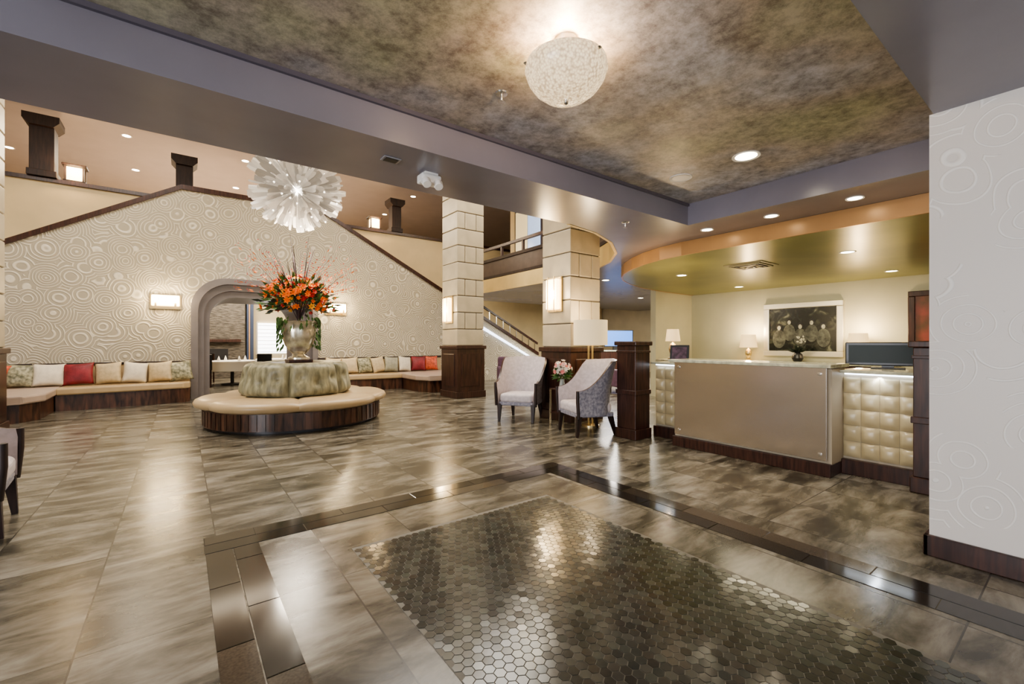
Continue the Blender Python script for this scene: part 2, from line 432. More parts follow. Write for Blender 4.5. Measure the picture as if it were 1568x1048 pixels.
# balcony right
ribbon('trim_balcony_fascia',[(p[0]-.02,p[1]) for p in hole[:-1]],2.785,3.16,.04,M('balcony_fascia_cream_gold',(.62,.46,.20),.35,var=.08,vs=2))
ba=E('balcony_railing')
hp=[(p[0]+.03,p[1]) for p in hole[:-1]]
BALW=M('taupe_brown_panel',(.085,.06,.05),.35,var=.15,vs=6)
ribbon('panel',hp,3.16,3.72,.08,BALW,ba)
ribbon('panel_rail_low',[(p[0]-.05,p[1]+.01) for p in hp],3.17,3.24,.04,WOODD,ba)
ribbon('panel_rail_top',[(p[0]-.05,p[1]+.01) for p in hp],3.65,3.73,.05,WOODD,ba)
ribbon('rail',hp,4.0,4.07,.08,WOOD,ba)
for i in range(0,len(hp)-1):
    a=Vector(hp[i]);b=Vector(hp[i+1]); n=max(1,int((b-a).length/1.0))
    for k in range(n):
        p=a.lerp(b,k/n); box('post_%d_%d'%(i,k),(p.x-.03,p.y-.03,3.72),(p.x+.03,p.y+.03,4.02),WOOD,ba)
box('wall_upper_side',(9.6,3.5,3.18),(9.75,12.9,7),UPCREAM)
for k in range(4):
    w=E('window_%d'%k)
    y=5+k*2.0
    box('frame',(9.5,y,3.5),(9.58,y+1.5,6.0),WOODD,w)
    box('pane_a',(9.46,y+.1,3.6),(9.5,y+.72,5.9),M('blue_window_glass',(.35,.45,.6),.1,emis=(.5,.65,1),es=.35),w)
    box('pane_b',(9.46,y+.78,3.6),(9.5,y+1.4,5.9),M('gold_window_glass',(.6,.5,.25),.15,emis=(1,.8,.5),es=.3),w)

# ------------------------------------------------------------ stone columns
def column(x,y,w,top,name='stone_column'):
    c=E(name,(x,y,0)); h=w/2
    box('core',(-h+.02,-h+.02,0),(h-.02,h-.02,top),GROUT,c)
    box('plinth',(-h-.04,-h-.04,0),(h+.04,h+.04,.16),WOOD,c,.01)
    box('dado',(-h-.015,-h-.015,.16),(h+.015,h+.015,1.18),WOOD,c,.006)
    for s in (-1,1):
        box('dado_panel_x%d'%s,(s*(h+.005),-h+.1,.28),(s*(h+.03),h-.1,1.06),WOOD,c,.008)
        box('dado_panel_y%d'%s,(-h+.1,s*(h+.005),.28),(h-.1,s*(h+.03),1.06),WOOD,c,.008)
    box('dado_cap',(-h-.05,-h-.05,1.18),(h+.05,h+.05,1.26),WOOD,c,.01)
    z=1.26; k=0
    while z<top-.05:
        e=min(z+.40,top)
        if k%2==0: box('course_%d'%k,(-h,-h,z+.008),(h,h,e-.008),STONE,c,.014)
        else:
            q=h*.42
            box('course_%da'%k,(-h,-h,z+.008),(-q-.007,h,e-.008),STONE,c,.014)
            box('course_%db'%k,(-q+.007,-h,z+.008),(q-.007,h,e-.008),STONE,c,.014)
            box('course_%dc'%k,(q+.007,-h,z+.008),(h,h,e-.008),STONE,c,.014)
        z=e; k+=1
    return c
column(5.61,9.52,.75,7.0); column(5.56,5.66,.72,6.98); column(-2.5,9.52,.75,7.0)
def col_sconce(x,y,z,h=.6,w=.34):
    s=E('wall_sconce',(x,y,z))
    box('backplate',(-.03,-w/2,-h/2),(0,w/2,h/2),BRASS,s,.003)
    box('shade',(-.12,-w/2+.03,-h/2+.04),(-.03,w/2-.03,h/2-.04),GLOW,s,.02)
    for k in range(2): box('bar_%d'%k,(-.13,-w/2+.08+k*(w-.18),-h/2+.0),(-.12,-w/2+.10+k*(w-.18),h/2),BRASS,s)
    lamp('POINT','bulb',(-.25,0,0),12,(1,.75,.45),.08,parent=s)
col_sconce(5.235,9.52,2.13,.65,.36); col_sconce(5.20,5.66,2.17,.6,.34)
for x in (-.29,3.5):
    s=E('wall_sconce',(x,13.0,2.28))
    box('backplate',(-.29,-.03,-.17),(.29,0,.17),BRASS,s,.003)
    box('shade',(-.26,-.12,-.10),(.26,-.03,.15),GLOW,s,.02)
    for k in (-1,1):
        box('clip_%d'%k,(k*.18-.02,-.13,-.16),(k*.18+.02,-.11,.02),BRASS,s)
        lamp('POINT','bulb_%d'%k,(k*.17,-.22,.05),16,(1,.78,.48),.06,parent=s)
# ------------------------------------------------------------ upper posts & lanterns
for x,w,tp in ((-2.62,.42,1.42),(.07,.38,1.15),(6.1,.34,1.15)):
    p=E('newel_post',(x,15.1,5.24)); h=w/2
    box('shaft',(-h,-h,0),(h,h,tp-.20),WOODD,p,.01)
    prism('capital',[(-h,tp-.25),(h,tp-.25),(h+.10,tp-.14),(h+.10,tp),(-h-.10,tp),(-h-.10,tp-.14)],-h-.1,h+.1,WOODD,p,axis='y')
    box('base_block',(-h-.04,-h-.04,0),(h+.04,h+.04,.15),WOODD,p,.01)
for x in (-2.08,5.35,-6.0):
    p=E('lantern',(x,15.1,5.24))
    box('base',(-.2,-.15,0),(.2,.15,.04),WOODD,p,.005); box('glass',(-.14,-.12,.04),(.14,.12,.36),GLOW,p)
    for a in (-1,1):
        for b in (-1,1): box('rod%d%d'%(a,b),(a*.16-.02,b*.14-.02,.03),(a*.16+.02,b*.14+.02,.38),WOODD,p)
    box('roof',(-.22,-.18,.38),(.22,.18,.43),WOODD,p,.01)
    lamp('POINT','bulb',(0,-.35,.3),20,(1,.70,.38),.1,parent=p)

# ------------------------------------------------------------ recessed downlights
def downlight(x,y,z,r=.075,e=12,spot=True,col=(1,.85,.62),lit=True):
    d=E('recessed_light',(x,y,z))
    lathe('trim_ring',[(r,-.002),(r*1.3,-.008),(r*1.32,-.001),(r*1.32,0)],WHITEP,d,seg=28)
    lathe('lens',[(0,-.004),(r,-.004)],GLOWW if lit else WHITEP,d,seg=28)
    if spot: lamp('SPOT','bulb',(0,0,-.03),e,col,.05,spot=115,blend=.8,parent=d)
downlight(4.13,1.94,3.05,.09,60)
downlight(4.13,2.60,3.05,.085,0,False,lit=False)
for y in (1.47,2.25,3.02): downlight(5.39,y,2.79,.06,24)
for x,y in ((7.5,4.7),(10.1,4.9),(7.4,2.1),(10.0,2.2)): downlight(x,y,2.60,.075,28)
for x,y in ((7.9,8.5),(7.9,6.9),(9,9.4),(12,9),(12,6)): downlight(x,y,2.79,.075,35)
for x in (-4,-1.2,1.6,4.4,7.2):
    for y in (6.5,11.5,16,19): downlight(x,y,7.0,.09,45,y<7)
v=E('ceiling_vent',(7.4,3.4,2.60)); box('frame',(-.3,-.3,-.012),(.3,.3,0),M('vent_metal',(.3,.28,.18),.4),v)
for k in range(4):
    s=.24-.06*k
    for q,(a,b) in enumerate((((-s,-s),(s,-s+.02)),((-s,s-.02),(s,s)),((-s,-s),(-s+.02,s)),((s-.02,-s),(s,s)))):
        box('louver_%d_%d'%(k,q),(a[0],a[1],-.03-.005*k),(b[0],b[1],-.012),BLACK if k%2 else M('vent_metal'),v)
for x,y,z in ((1.75,2.45,3.05),(4.28,3.43,2.79)):
    s=E('fire_sprinkler',(x,y,z-.001)); lathe('escutcheon',[(0,-.01),(.04,-.008),(.045,0)],CHROME,s,seg=24)
    lathe('stem',[(.01,-.008),(.01,-.04),(.004,-.055),(.025,-.058),(.025,-.062),(0,-.062)],CHROME,s,seg=16)
s=E('emergency_light',(1.70,3.45,2.79)); box('body',(-.09,-.06,-.09),(.09,.06,-.015),WHITEP,s,.015); box('mount',(-.06,-.05,-.015),(.06,.05,0),WHITEP,s)
for k in (-1,1): lathe('head_%d'%k,[(0,-.045),(.035,-.045),(.042,0),(.03,.02),(0,.02)],WHITEP,s,(k*.055,-.05,-.085),seg=24,rot=(math.radians(-35),0,0))
s=E('ceiling_speaker',(1.32,3.35,2.79)); box('frame',(-.07,-.05,-.008),(.07,.05,0),M('grey_grille',(.35,.34,.36),.5),s,.004); box('grille',(-.05,-.035,-.012),(.05,.035,-.008),BLACK,s)
def bowl_mat():
    m,n,l,b=nt('crackled_alabaster_glass'); tc=n.new('ShaderNodeTexCoord'); v=n.new('ShaderNodeTexVoronoi'); v.inputs['Scale'].default_value=75
    l.new(tc.outputs['Object'],v.inputs['Vector']); r=n.new('ShaderNodeValToRGB'); l.new(v.outputs['Distance'],r.inputs[0])
    r.color_ramp.elements[0].color=(1,.78,.48,1); r.color_ramp.elements[0].position=.15; r.color_ramp.elements[1].position=.85; r.color_ramp.elements[1].color=(.38,.24,.12,1)
    l.new(r.outputs[0],b.inputs['Emission Color']); b.inputs['Emission Strength'].default_value=.75
    b.inputs['Base Color'].default_value=(.46,.40,.30,1); b.inputs['Roughness'].default_value=.2
    bp=n.new('ShaderNodeBump'); bp.inputs['Strength'].default_value=.6; l.new(v.outputs['Distance'],bp.inputs['Height']); l.new(bp.outputs[0],b.inputs['Normal'])
    return m
d=E('bowl_ceiling_light',(1.73,1.80,3.05))
lathe('canopy',[(0,-.03),(.06,-.03),(.065,0)],CHROME,d)
lathe('stem',[(.012,-.03),(.012,-.14)],CHROME,d,seg=16)
lathe('bowl',[(0,-.34),(.07,-.335),(.13,-.315),(.18,-.275),(.215,-.225),(.232,-.175),(.225,-.14),(.217,-.14),(.222,-.175),(.205,-.22),(.17,-.265),(.12,-.305),(0,-.325)],bowl_mat(),d,seg=56)
lathe('finial',[(0,-.37),(.012,-.36),(.015,-.34)],CHROME,d,seg=16)
for k in range(3): lathe('clip_%d'%k,[(0,-.012),(.014,0),(0,.012)],CHROME,d,(.232*math.cos(k*2.09+.6),.232*math.sin(k*2.09+.6),-.16),seg=12)
lamp('POINT','bulb',(0,0,-.10),24,(1,.70,.42),.05,parent=d)

# ------------------------------------------------------------ chandelier
ch=E('glass_petal_chandelier',(1.62,8.42,4.0))
PET=M('frosted_petal_glass',(.62,.58,.52),.2,emis=(1,.88,.74),es=.12)
PET2=M('clear_petal_glass',(.36,.34,.31),.12,emis=(1,.86,.7),es=.06)
lathe('core',[(0,-.10),(.07,-.07),(.10,0),(.07,.07),(0,.10)],M('chandelier_core',(1,1,1),.3,emis=(1,.93,.8),es=6),ch)
bm=bmesh.new(); N=340
for i in range(N):
    z=1-2*(i+.5)/N; a=i*2.39996; r=math.sqrt(1-z*z)
    d=Vector((r*math.cos(a),r*math.sin(a),z)).normalized()
    up=Vector((random.uniform(-1,1),random.uniform(-1,1),random.uniform(-1,1))).normalized()
    s=d.cross(up).normalized(); n_=d.cross(s)
    L=random.choice([.80,.78,.74,.66,.58,.52])*(.90 if abs(z)>.6 else 1)
    prof=[(.12,.006),(.40,.022),(.60,.042),(.80,.062),(.93,.060),(1.0,.045)]
    mi=1 if random.random()<.35 else 0
    last=None
    for t,w in prof:
        pp=[bm.verts.new(d*t*L+s*w+n_*w*.35),bm.verts.new(d*t*L),bm.verts.new(d*t*L-s*w+n_*w*.35)]
        if last:
            for q in (0,1):
                f=bm.faces.new((last[q],last[q+1],pp[q+1],pp[q])); f.material_index=mi
        last=pp
me=bpy.data.meshes.new('petals'); bm.to_mesh(me); bm.free(); link(me,'petals',[PET,PET2],ch)
bm=bmesh.new()   # crystal bead tips
for i in range(90):
    z=1-2*(i+.5)/90; a=i*2.39996+1; r=math.sqrt(1-z*z)
    bmesh.ops.create_icosphere(bm,subdivisions=1,radius=.018,matrix=Matrix.Translation(Vector((r*math.cos(a),r*math.sin(a),z))*random.uniform(.35,.7)))
from_bm(bm,'crystal_beads',M('crystal_bead',(1,.97,.9),.1,emis=(1,.92,.78),es=2.0),ch)
tube('cable',[(0,0,.1),(0,0,2.98)],.01,CHROME,ch)
lathe('canopy',[(.12,2.96),(.12,3.0)],CHROME,ch)
lamp('POINT','bulb',(0,0,-.95),80,(1,.88,.72),.3,parent=ch)
lamp('POINT','bulb_inner',(0,0,0),30,(1,.9,.75),.11,parent=ch)

# ------------------------------------------------------------ round banquette
ot=E('round_banquette',(1.62,8.40,0))
lathe('toe_kick',[(1.24,0),(1.24,.06)],BLACK,ot,seg=72)
lathe('base',[(1.22,.05),(1.36,.05),(1.36,.31),(1.22,.31)],WOODH,ot,seg=72)
bm=bmesh.new()
for i in range(72):
    a=2*PI*i/72
    mm=Matrix.Rotation(a,4,'Z')@Matrix.Translation((1.363,0,.18))
    bmesh.ops.create_cube(bm,size=1,matrix=mm@Matrix.Diagonal((.012,.07,.23,1)))
from_bm(bm,'base_slats',WOODH,ot)
for k in range(6):
    bm=bmesh.new(); prof=[(.70,.31),(1.38,.31),(1.45,.34),(1.47,.39),(1.445,.44),(1.38,.47),(1.1,.48),(.70,.475)]
    rows=[]; ns=16
    for i in range(ns+1):
        a=2*PI*k/6+ (2*PI/6)*(i/ns) + .35
        q=abs(i/ns*2-1); e=1-.022*(q**8)-.05*q*q+.015
        rows.append([bm.verts.new((r*e*math.cos(a),r*e*math.sin(a),.31+(z-.31)*(1-.16*(q**10)))) for r,z in prof])
    for i in range(ns):
        for j in range(len(prof)): bm.faces.new((rows[i][j],rows[i+1][j],rows[i+1][(j+1)%len(prof)],rows[i][(j+1)%len(prof)]))
    bm.faces.new(rows[0]); bm.faces.new(rows[-1])
    ob=from_bm(bm,'seat_cushion_%d'%k,VINYL,ot,smooth=True); md=ob.modifiers.new('e','EDGE_SPLIT'); md.split_angle=math.radians(60)
SAGE=M('sage_moire_fabric',(.34,.32,.21),.42,vs=4.5,col2=(.14,.135,.085),stretch=(3,3,.7),bump=.15,bs=25)
for k in range(6):
    bm=bmesh.new(); na,nz=20,16; rows=[]
    for i in range(na+1):
        u=i/na*2-1; a=2*PI*k/6+(2*PI/6)*i/na+.18
        col=[]
        for j in range(nz+1):
            v=j/nz
            r=.80-.10*v
            puff=.10*((1-u**8)*(1-(2*v-1)**8))
            for bx,vb in ((-.62,.55),(0,.40),(.62,.55)):
                dd=((u-bx)**2*1.0+((v-vb)*1.1)**2); puff-=.06*math.exp(-dd*45)
            col.append(bm.verts.new(((r+puff)*math.cos(a),(r+puff)*math.sin(a),.47+.53*v+.012*(1-u*u))))
        col.append(bm.verts.new((.40*math.cos(a),.40*math.sin(a),1.0)))
        rows.append(col)
    for i in range(na):
        for j in range(nz+1): bm.faces.new((rows[i][j],rows[i+1][j],rows[i+1][j+1],rows[i][j+1]))
    from_bm(bm,'back_cushion_%d'%k,SAGE,ot,smooth=True)
lathe('top_cap',[(0,1.0),(.45,1.0),(.45,.96)],WOOD,ot)
ur=E('flower_urn',(1.64,8.38,1.001))
SILV=M('mercury_glass_urn',(.62,.57,.45),.2,.7,var=.3,vs=9)
box('plinth',(-.19,-.19,0),(.19,.19,.05),WOOD,ur,.008)
lathe('urn',[(0,.05),(.17,.05),(.17,.08),(.11,.11),(.10,.14),(.16,.20),(.22,.30),(.26,.42),(.275,.55),(.27,.64),(.29,.67),(.30,.70),(.28,.71),(.25,.66),(0,.64)],SILV,ur,seg=48)
bm=bmesh.new(); mats=[M('petal_orange',(.85,.20,.02),.5),M('petal_red',(.50,.03,.02),.5),M('petal_yellow',(.9,.45,.05),.5),LEAF,M('dark_foliage',(.03,.04,.025),.6)]
def blossom(bm,c,d,r,mi,np=6):
    d=d.normalized(); s=d.orthogonal().normalized(); t=d.cross(s)
    cv=bm.verts.new(c-d*r*.1)
    for ringk,(rr,lift) in enumerate(((1,.35),(.6,.6))):
        for k in range(np):
            a=2*PI*k/np+ringk*.5
            o=s*math.cos(a)+t*math.sin(a); q=s*math.cos(a+.5)+t*math.sin(a+.5); w=s*math.cos(a-.5)+t*math.sin(a-.5)
            v1=bm.verts.new(c+q*r*rr*.6+d*r*lift*.4); v2=bm.verts.new(c+o*r*rr+d*r*lift); v3=bm.verts.new(c+w*r*rr*.6+d*r*lift*.4)
            f=bm.faces.new((cv,v1,v2,v3)); f.material_index=mi
def leaf(bm,c,d,L,w,mi):
    d=d.normalized(); s=d.cross(Vector((random.uniform(-1,1),random.uniform(-1,1),random.uniform(-1,1)))).normalized(); n_=d.cross(s)
    a=bm.verts.new(c); b=bm.verts.new(c+d*L*.45+s*w+n_*w*.2); e=bm.verts.new(c+d*L); f_=bm.verts.new(c+d*L*.45-s*w+n_*w*.2)
    f=bm.faces.new((a,b,e,f_)); f.material_index=mi
for i in range(300):
    d=Vector((random.gauss(0,1),random.gauss(0,1),random.gauss(.35,.9))).normalized()
    if d.z<-.35: d.z*=-.5
    rr=random.uniform(.6,1)
    c=Vector((0,0,1.05))+Vector((d.x*.60*rr,d.y*.60*rr,d.z*.48*rr))
    blossom(bm,c,d,random.uniform(.03,.07),random.choice([0,0,0,1,2]))
for i in range(620):
    d=Vector((random.gauss(0,1),random.gauss(0,1),random.gauss(.3,.8))).normalized()
    if d.z<-.35: d.z*=-.5
    rr=random.uniform(.3,1)
    leaf(bm,Vector((0,0,1.0))+Vector((d.x*.56*rr,d.y*.56*rr,d.z*.46*rr)),d,random.uniform(.1,.2),.028,random.choice([3,3,4]))
for i in range(260):
    a=random.choice([random.uniform(-.6,.6),random.uniform(PI-.6,PI+.6),random.uniform(0,2*PI)]); h=random.uniform(.25,.8) if random.random()<.6 else random.uniform(.6,.8)
    if abs(math.sin(a))>.8 and h<.55: continue
    leaf(bm,Vector((.32*math.cos(a),.32*math.sin(a),h)),Vector((math.cos(a)*.4,math.sin(a)*.4,-1)),.09,.022,3)
for i in range(80):
    a=random.uniform(0,2*PI); d=Vector((math.cos(a),math.sin(a),random.uniform(.1,.9)))
    for q in range(6): 
        c=Vector((0,0,1.1))+d*(.50+.09*q)
        if q%2: blossom(bm,c,d,.018,1,4)
        else: leaf(bm,c,d,.08,.008,0)
from_bm(bm,'flowers',mats,ur)
TWIG=M('dark_twig',(.05,.03,.035),.6)
for i in range(26):
    a=random.uniform(0,2*PI); sp=random.uniform(.15,.85); h=random.uniform(1.5,2.2)
    pts=[(0,0,.7)]
    for q in range(1,5):
        f=q/4; pts.append((math.cos(a)*sp*f**1.3+random.uniform(-.02,.02),math.sin(a)*sp*f**1.3+random.uniform(-.02,.02),.7+(h-.7)*f))
    tube('branch_%d'%i,pts,.009,TWIG,ur,[1,.9,.7,.5,.3])

# ------------------------------------------------------------ wall benches
for mir in (False,True):
    b=E('built_in_bench'); f=(lambda p:(2*1.58-p[0],p[1])) if mir else (lambda p:p)
    xs=.16
    prism('base',[f(p) for p in [(xs,12.92),(xs,12.45),(.05,12.32),(-.8,12.22),(-1.95,12.12),(-1.95,12.92)]],0,.31,WOODH,b)
    prism('seat',[f(p) for p in [(xs+.01,12.92),(xs+.01,12.42),(.04,12.28),(-.8,12.17),(-1.95,12.07),(-1.95,12.92)]],.31,.45,VINYL,b,bev=.03)
    prism('side_base',[f(p) for p in [(-1.97,12.92),(-1.97,11.1),(-2.15,10.75),(-3.6,10.45),(-3.6,12.92)]],0,.31,WOODH,b)
    prism('side_seat',[f(p) for p in [(-1.96,12.92),(-1.90,11.1),(-2.1,10.70),(-3.6,10.40),(-3.6,12.92)]],.31,.45,VINYL2,b,bev=.03)
    p0=f((xs,12.90)); p1=f((-3.6,12.98))
    box('back_panel',(min(p0[0],p1[0]),12.86,.45),(max(p0[0],p1[0]),12.92,.86),VINYL,b,.02)
    box('back_rail',(min(p0[0],p1[0])-.0,12.84,.86),(max(p0[0],p1[0]),12.92,.91),WOODD,b,.005)
PB=M('pillow_beige',(.50,.40,.245),.6,var=.12,vs=12,bump=.2,bs=80)
PW=M('pillow_cream',(.62,.56,.45),.6,var=.08,vs=10,bump=.2,bs=80)
PR=M('pillow_crimson',(.20,.018,.025),.5,var=.25,vs=8,bump=.2,bs=80)
PO=M('pillow_orange_red',(.50,.09,.04),.5,var=.35,vs=14)
PG=M('pillow_sage_pattern',(.42,.39,.26),.5,col2=(.10,.10,.06),vs=16)
PGR=M('pillow_grey',(.28,.27,.20),.5,var=.15,vs=12)
def put(x,y,m,w=.46,h=.46,rz=0,tilt=-14):
    pillow('throw_pillow',w,h,.18,m,None,(x,y,.46+h/2),(math.radians(tilt),random.uniform(-.14,.14),rz+random.uniform(-.35,.35)))
for x,m,w in ((-2.90,PO,.50),(-2.52,PG,.46),(-2.12,PW,.48),(-1.70,PR,.50),(-1.24,PB,.46),(-.80,PW,.44),(-.38,PB,.46),(-.02,PG,.46)): put(x,12.64,m,w)
for x,m,w in ((3.35,PB,.44),(3.78,PB,.46),(4.20,PG,.44),(4.60,PB,.44),(5.0,PGR,.44),(5.42,PW,.46),(5.86,PR,.46),(6.28,PO,.46)): put(x,12.64,m,w)

# ------------------------------------------------------------ wingback chairs
CHW=M('chair_ivory_fabric',(.54,.49,.51),.55,var=.1,vs=20)
CHB=M('chair_slate_pattern_fabric',(.32,.31,.36),.5,col2=(.15,.15,.20),vs=30)
def chair(x,y,rz,inner,outer):
    c=E('wingback_chair',(x,y,0),rz)
    box('seat',(-.29,-.32,.32),(.29,.26,.47),inner,c,.05,seg=4)
    box('seat_rail',(-.30,-.31,.27),(.30,.28,.335),outer,c,.015)
    def H(a):
        if a<.45: return 1.10-.03*(a/.45)
        t=(a-.45)/.55; return .66+.41*(1-t)**2.0
    n=28; nz=10; bm=bmesh.new(); gi=[];go=[]
    for i in range(n+1):
        u=i/n*2-1; a=abs(u)
        if a<.62:
            th=u/.62*math.radians(88); px=.335*math.sin(th); py=.30*math.cos(th)
        else:
            px=math.copysign(.335+.03*(a-.62),u); py=.01-.33*(a-.62)/.38
        ci=[];co=[]
        for j in range(nz+1):
            v=j/nz; z=.30+(H(a)-.30)*v
            flare=.02+.10*max(0,(z-.5)/.55)**1.5
            d=Vector((px,max(py,0)+.001)).normalized()
            co.append(bm.verts.new((px+d.x*flare,py+d.y*flare,z)))
            th_=.055*(1-.4*v)
            ci.append(bm.verts.new((px+d.x*(flare-th_),py+d.y*(flare-th_),z)))
        gi.append(ci);go.append(co)
    for i in range(n):
        for j in range(nz):
            f=bm.faces.new((go[i][j],go[i+1][j],go[i+1][j+1],go[i][j+1])); f.material_index=0
            f=bm.faces.new((gi[i][j],gi[i][j+1],gi[i+1][j+1],gi[i+1][j])); f.material_index=1
        f=bm.faces.new((go[i][nz],go[i+1][nz],gi[i+1][nz],gi[i][nz])); f.material_index=2
        f=bm.faces.new((go[i][0],gi[i][0],gi[i+1][0],go[i+1][0])); f.material_index=0
    for e in (0,n):
        for j in range(nz):
            f=bm.faces.new((go[e][j],go[e][j+1],gi[e][j+1],gi[e][j])); f.material_index=2
    ob=from_bm(bm,'wrap_back',[outer,inner,WOOD],c,smooth=True); md=ob.modifiers.new('e','EDGE_SPLIT'); md.split_angle=math.radians(45)
    for s in (-1,1):
        tube('arm_front_%d'%s,[(s*.35,-.31,.27),(s*.355,-.33,.5),(s*.36,-.33,.66)],.024,WOODD,c)
        bm=bmesh.new()
        for (lx,ly,sx,sy) in ((s*.30,-.28,.0,-.03),(s*.25,.24,.02*s,.08)):
            vs=[]
            for w,z in [(.035,.30),(.018,0)]:
                ox=sx if z==0 else 0; oy=sy if z==0 else 0
                vs.append([bm.verts.new((lx+ox+q[0]*w,ly+oy+q[1]*w,z)) for q in ((-1,-1),(1,-1),(1,1),(-1,1))])
            for k in range(4): bm.faces.new((vs[0][k],vs[0][(k+1)%4],vs[1][(k+1)%4],vs[1][k]))
            bm.faces.new(vs[0]); bm.faces.new(vs[1])
        from_bm(bm,'legs_%d'%s,WOODD,c)
    return c
chair(4.77,6.08,math.radians(-37-20),CHW,CHB)
chair(4.85,4.60,math.radians(-37-72),CHW,CHB)
chair(-1.33,4.80,math.radians(95),CHW,CHB)
t=E('side_table',(4.95,5.22,0))
box('top',(-.16,-.16,.58),(.16,.16,.60),WOOD,t,.005); box('shelf',(-.15,-.15,.2),(.15,.15,.215),WOOD,t)
for a in (-1,1):
    for b in (-1,1): box('leg_%d%d'%(a,b),(a*.145-.012,b*.145-.012,0),(a*.145+.012,b*.145+.012,.58),CHROME,t)
vz=E('flower_vase',(4.93,5.22,.60))
lathe('vase',[(0,0),(.045,0),(.05,.04),(.035,.12),(.045,.15),(.04,.15),(.03,.12),(0,.03)],M('clear_vase_glass',(.8,.85,.8),.1,trans=.6),vz)
bm=bmesh.new(); ms=[M('petal_pink',(.8,.3,.28),.5),M('petal_white',(.85,.82,.75),.5),LEAF]
for i in range(60):
    d=Vector((random.gauss(0,1),random.gauss(0,1),random.gauss(.4,.8))).normalized(); c=Vector((0,0,.30))+d*random.uniform(.07,.15)
    blossom(bm,c,d,.045,random.choice([0,1,1]))
for i in range(80):
    d=Vector((random.gauss(0,1),random.gauss(0,1),random.gauss(.2,.6))).normalized(); leaf(bm,Vector((0,0,.22))+d*.05,d,.14,.02,2)
from_bm(bm,'bouquet',ms,vz)
fl=E('floor_lamp',(5.28,4.93,0))
SHADE=M('linen_lamp_shade',(.55,.46,.32),.7,emis=(1,.75,.42),es=.35)
lathe('base',[(0,0),(.14,0),(.14,.02),(.03,.035),(0,.035)],BRASS,fl)
for s in (-1,1): box('stem_%d'%s,(s*.045-.012,-.012,.03),(s*.045+.012,.012,1.33),BRASS,fl,.003)
lathe('shade',[(.27,1.30),(.27,1.70),(.262,1.70),(.262,1.30)],SHADE,fl,seg=48)
lathe('diffuser',[(0,1.32),(.262,1.32)],GLOW,fl)
lamp('POINT','bulb',(0,0,1.78),12,(1,.78,.5),.1,parent=fl)

# ------------------------------------------------------------ reception desk
rd=E('reception_desk')
PEARL=M('brushed_silver_panel',(.66,.62,.60),.20,1.0,var=.03,vs=1.2,bump=.03,bs=3)
TOPM=M('stone_countertop',(.46,.46,.36),.15,var=.25,vs=14)
box('front_panel',(5.13,1.63,.16),(5.16,3.32,1.09),PEARL,rd,.004)
box('core',(5.18,1.6,.12),(5.55,3.34,1.08),M('desk_core',(.4,.34,.25),.5),rd)
box('base_trim',(5.14,1.6,0),(5.55,3.36,.13),WOOD,rd,.006)
box('counter_top',(5.08,1.58,1.09),(5.62,3.38,1.125),TOPM,rd,.004)
for y in (1.69,3.26):
    for z in (.22,1.03): lathe('standoff_%d_%d'%(y,int(z*10)),[(0,-.012),(.018,-.01),(.02,0)],CHROME,rd,(5.13,y,z),seg=20,rot=(0,PI/2,0))
TUFT=M('beige_gold_leather_tuft',(.52,.43,.26),.30,0,var=.05,vs=4)
def tuft(y0,y1,name,x=5.50):
    nc=max(1,round((y1-y0)/.165)); nr=5; w=(y1-y0)/nc; h=(.99-.17)/nr; bm=bmesh.new()
    for c in range(nc):
        for r in range(nr):
            n=6; G=[[None]*(n+1) for _ in range(n+1)]
            for i in range(n+1):
                for j in range(n+1):
                    u=i/n*2-1; v=j/n*2-1
                    d=.045*((1-u**2)*(1-v**2))**.4 if abs(u)<1 and abs(v)<1 else 0
                    if (c+r)%2: d*=.8+.2*u
                    else: d*=.8+.2*v
                    G[i][j]=bm.verts.new((x-d,y0+w*(c+.5+u/2*.98),.17+h*(r+.5+v/2*.98)))
            for i in range(n):
                for j in range(n): bm.faces.new((G[i][j],G[i+1][j],G[i+1][j+1],G[i][j+1]))
    from_bm(bm,name,TUFT,rd,smooth=True)
LED=M('led_strip',(1,1,1),.4,emis=(.75,.85,1),es=4)
for nm,y0,y1 in (('right',1.0,1.6),('left',3.40,3.86)):
    box('side_core_'+nm,(5.505,y0,0),(6.0,y1,1.03),M('desk_core'),rd)
    box('side_base_'+nm,(5.44,y0,0),(5.52,y1,.15),WOOD,rd,.005)
    box('side_top_'+nm,(5.40,y0-.02,1.035),(6.05,y1+.02,1.065),TOPM,rd,.004)
    box('led_'+nm,(5.47,y0+.02,1.018),(5.49,y1-.02,1.033),LED,rd)
    tuft(y0,y1,'tufting_'+nm)
lamp('AREA','under_counter_led',(5.43,1.3,1.0),1.2,(.8,.88,1),.5,rot=(0,0,0),sy=.03,parent=rd)
for nm,(x,y,w) in {'far':(4.98+.16,3.98,.16),'near':(5.42,.86,.15)}.items():
    box('post_'+nm,(x-w,y-w,.14),(x+w,y+w,1.30),WOOD,rd,.006)
    box('post_base_'+nm,(x-w-.02,y-w-.02,0),(x+w+.02,y+w+.02,.14),WOOD,rd,.008)
    box('post_collar_'+nm,(x-w-.015,y-w-.015,.62),(x+w+.015,y+w+.015,.68),WOOD,rd,.006)
    box('post_neck_'+nm,(x-w-.01,y-w-.01,1.20),(x+w+.01,y+w+.01,1.23),WOOD,rd,.004)
    box('post_cap_'+nm,(x-w-.03,y-w-.03,1.30),(x+w+.03,y+w+.03,1.36),WOOD,rd,.01)
box('work_counter',(5.6,1.6,.72),(6.1,3.9,.76),TOPM,rd)
mo=E('computer_monitor',(6.0,1.35,1.067),math.radians(12))
box('screen_housing',(-.03,-.36,.03),(.03,.36,.28),BLACK,mo,.01); box('bezel',(-.04,-.33,.06),(-.03,.33,.25),M('dark_screen',(.03,.04,.045),.45,spec=.25),mo)
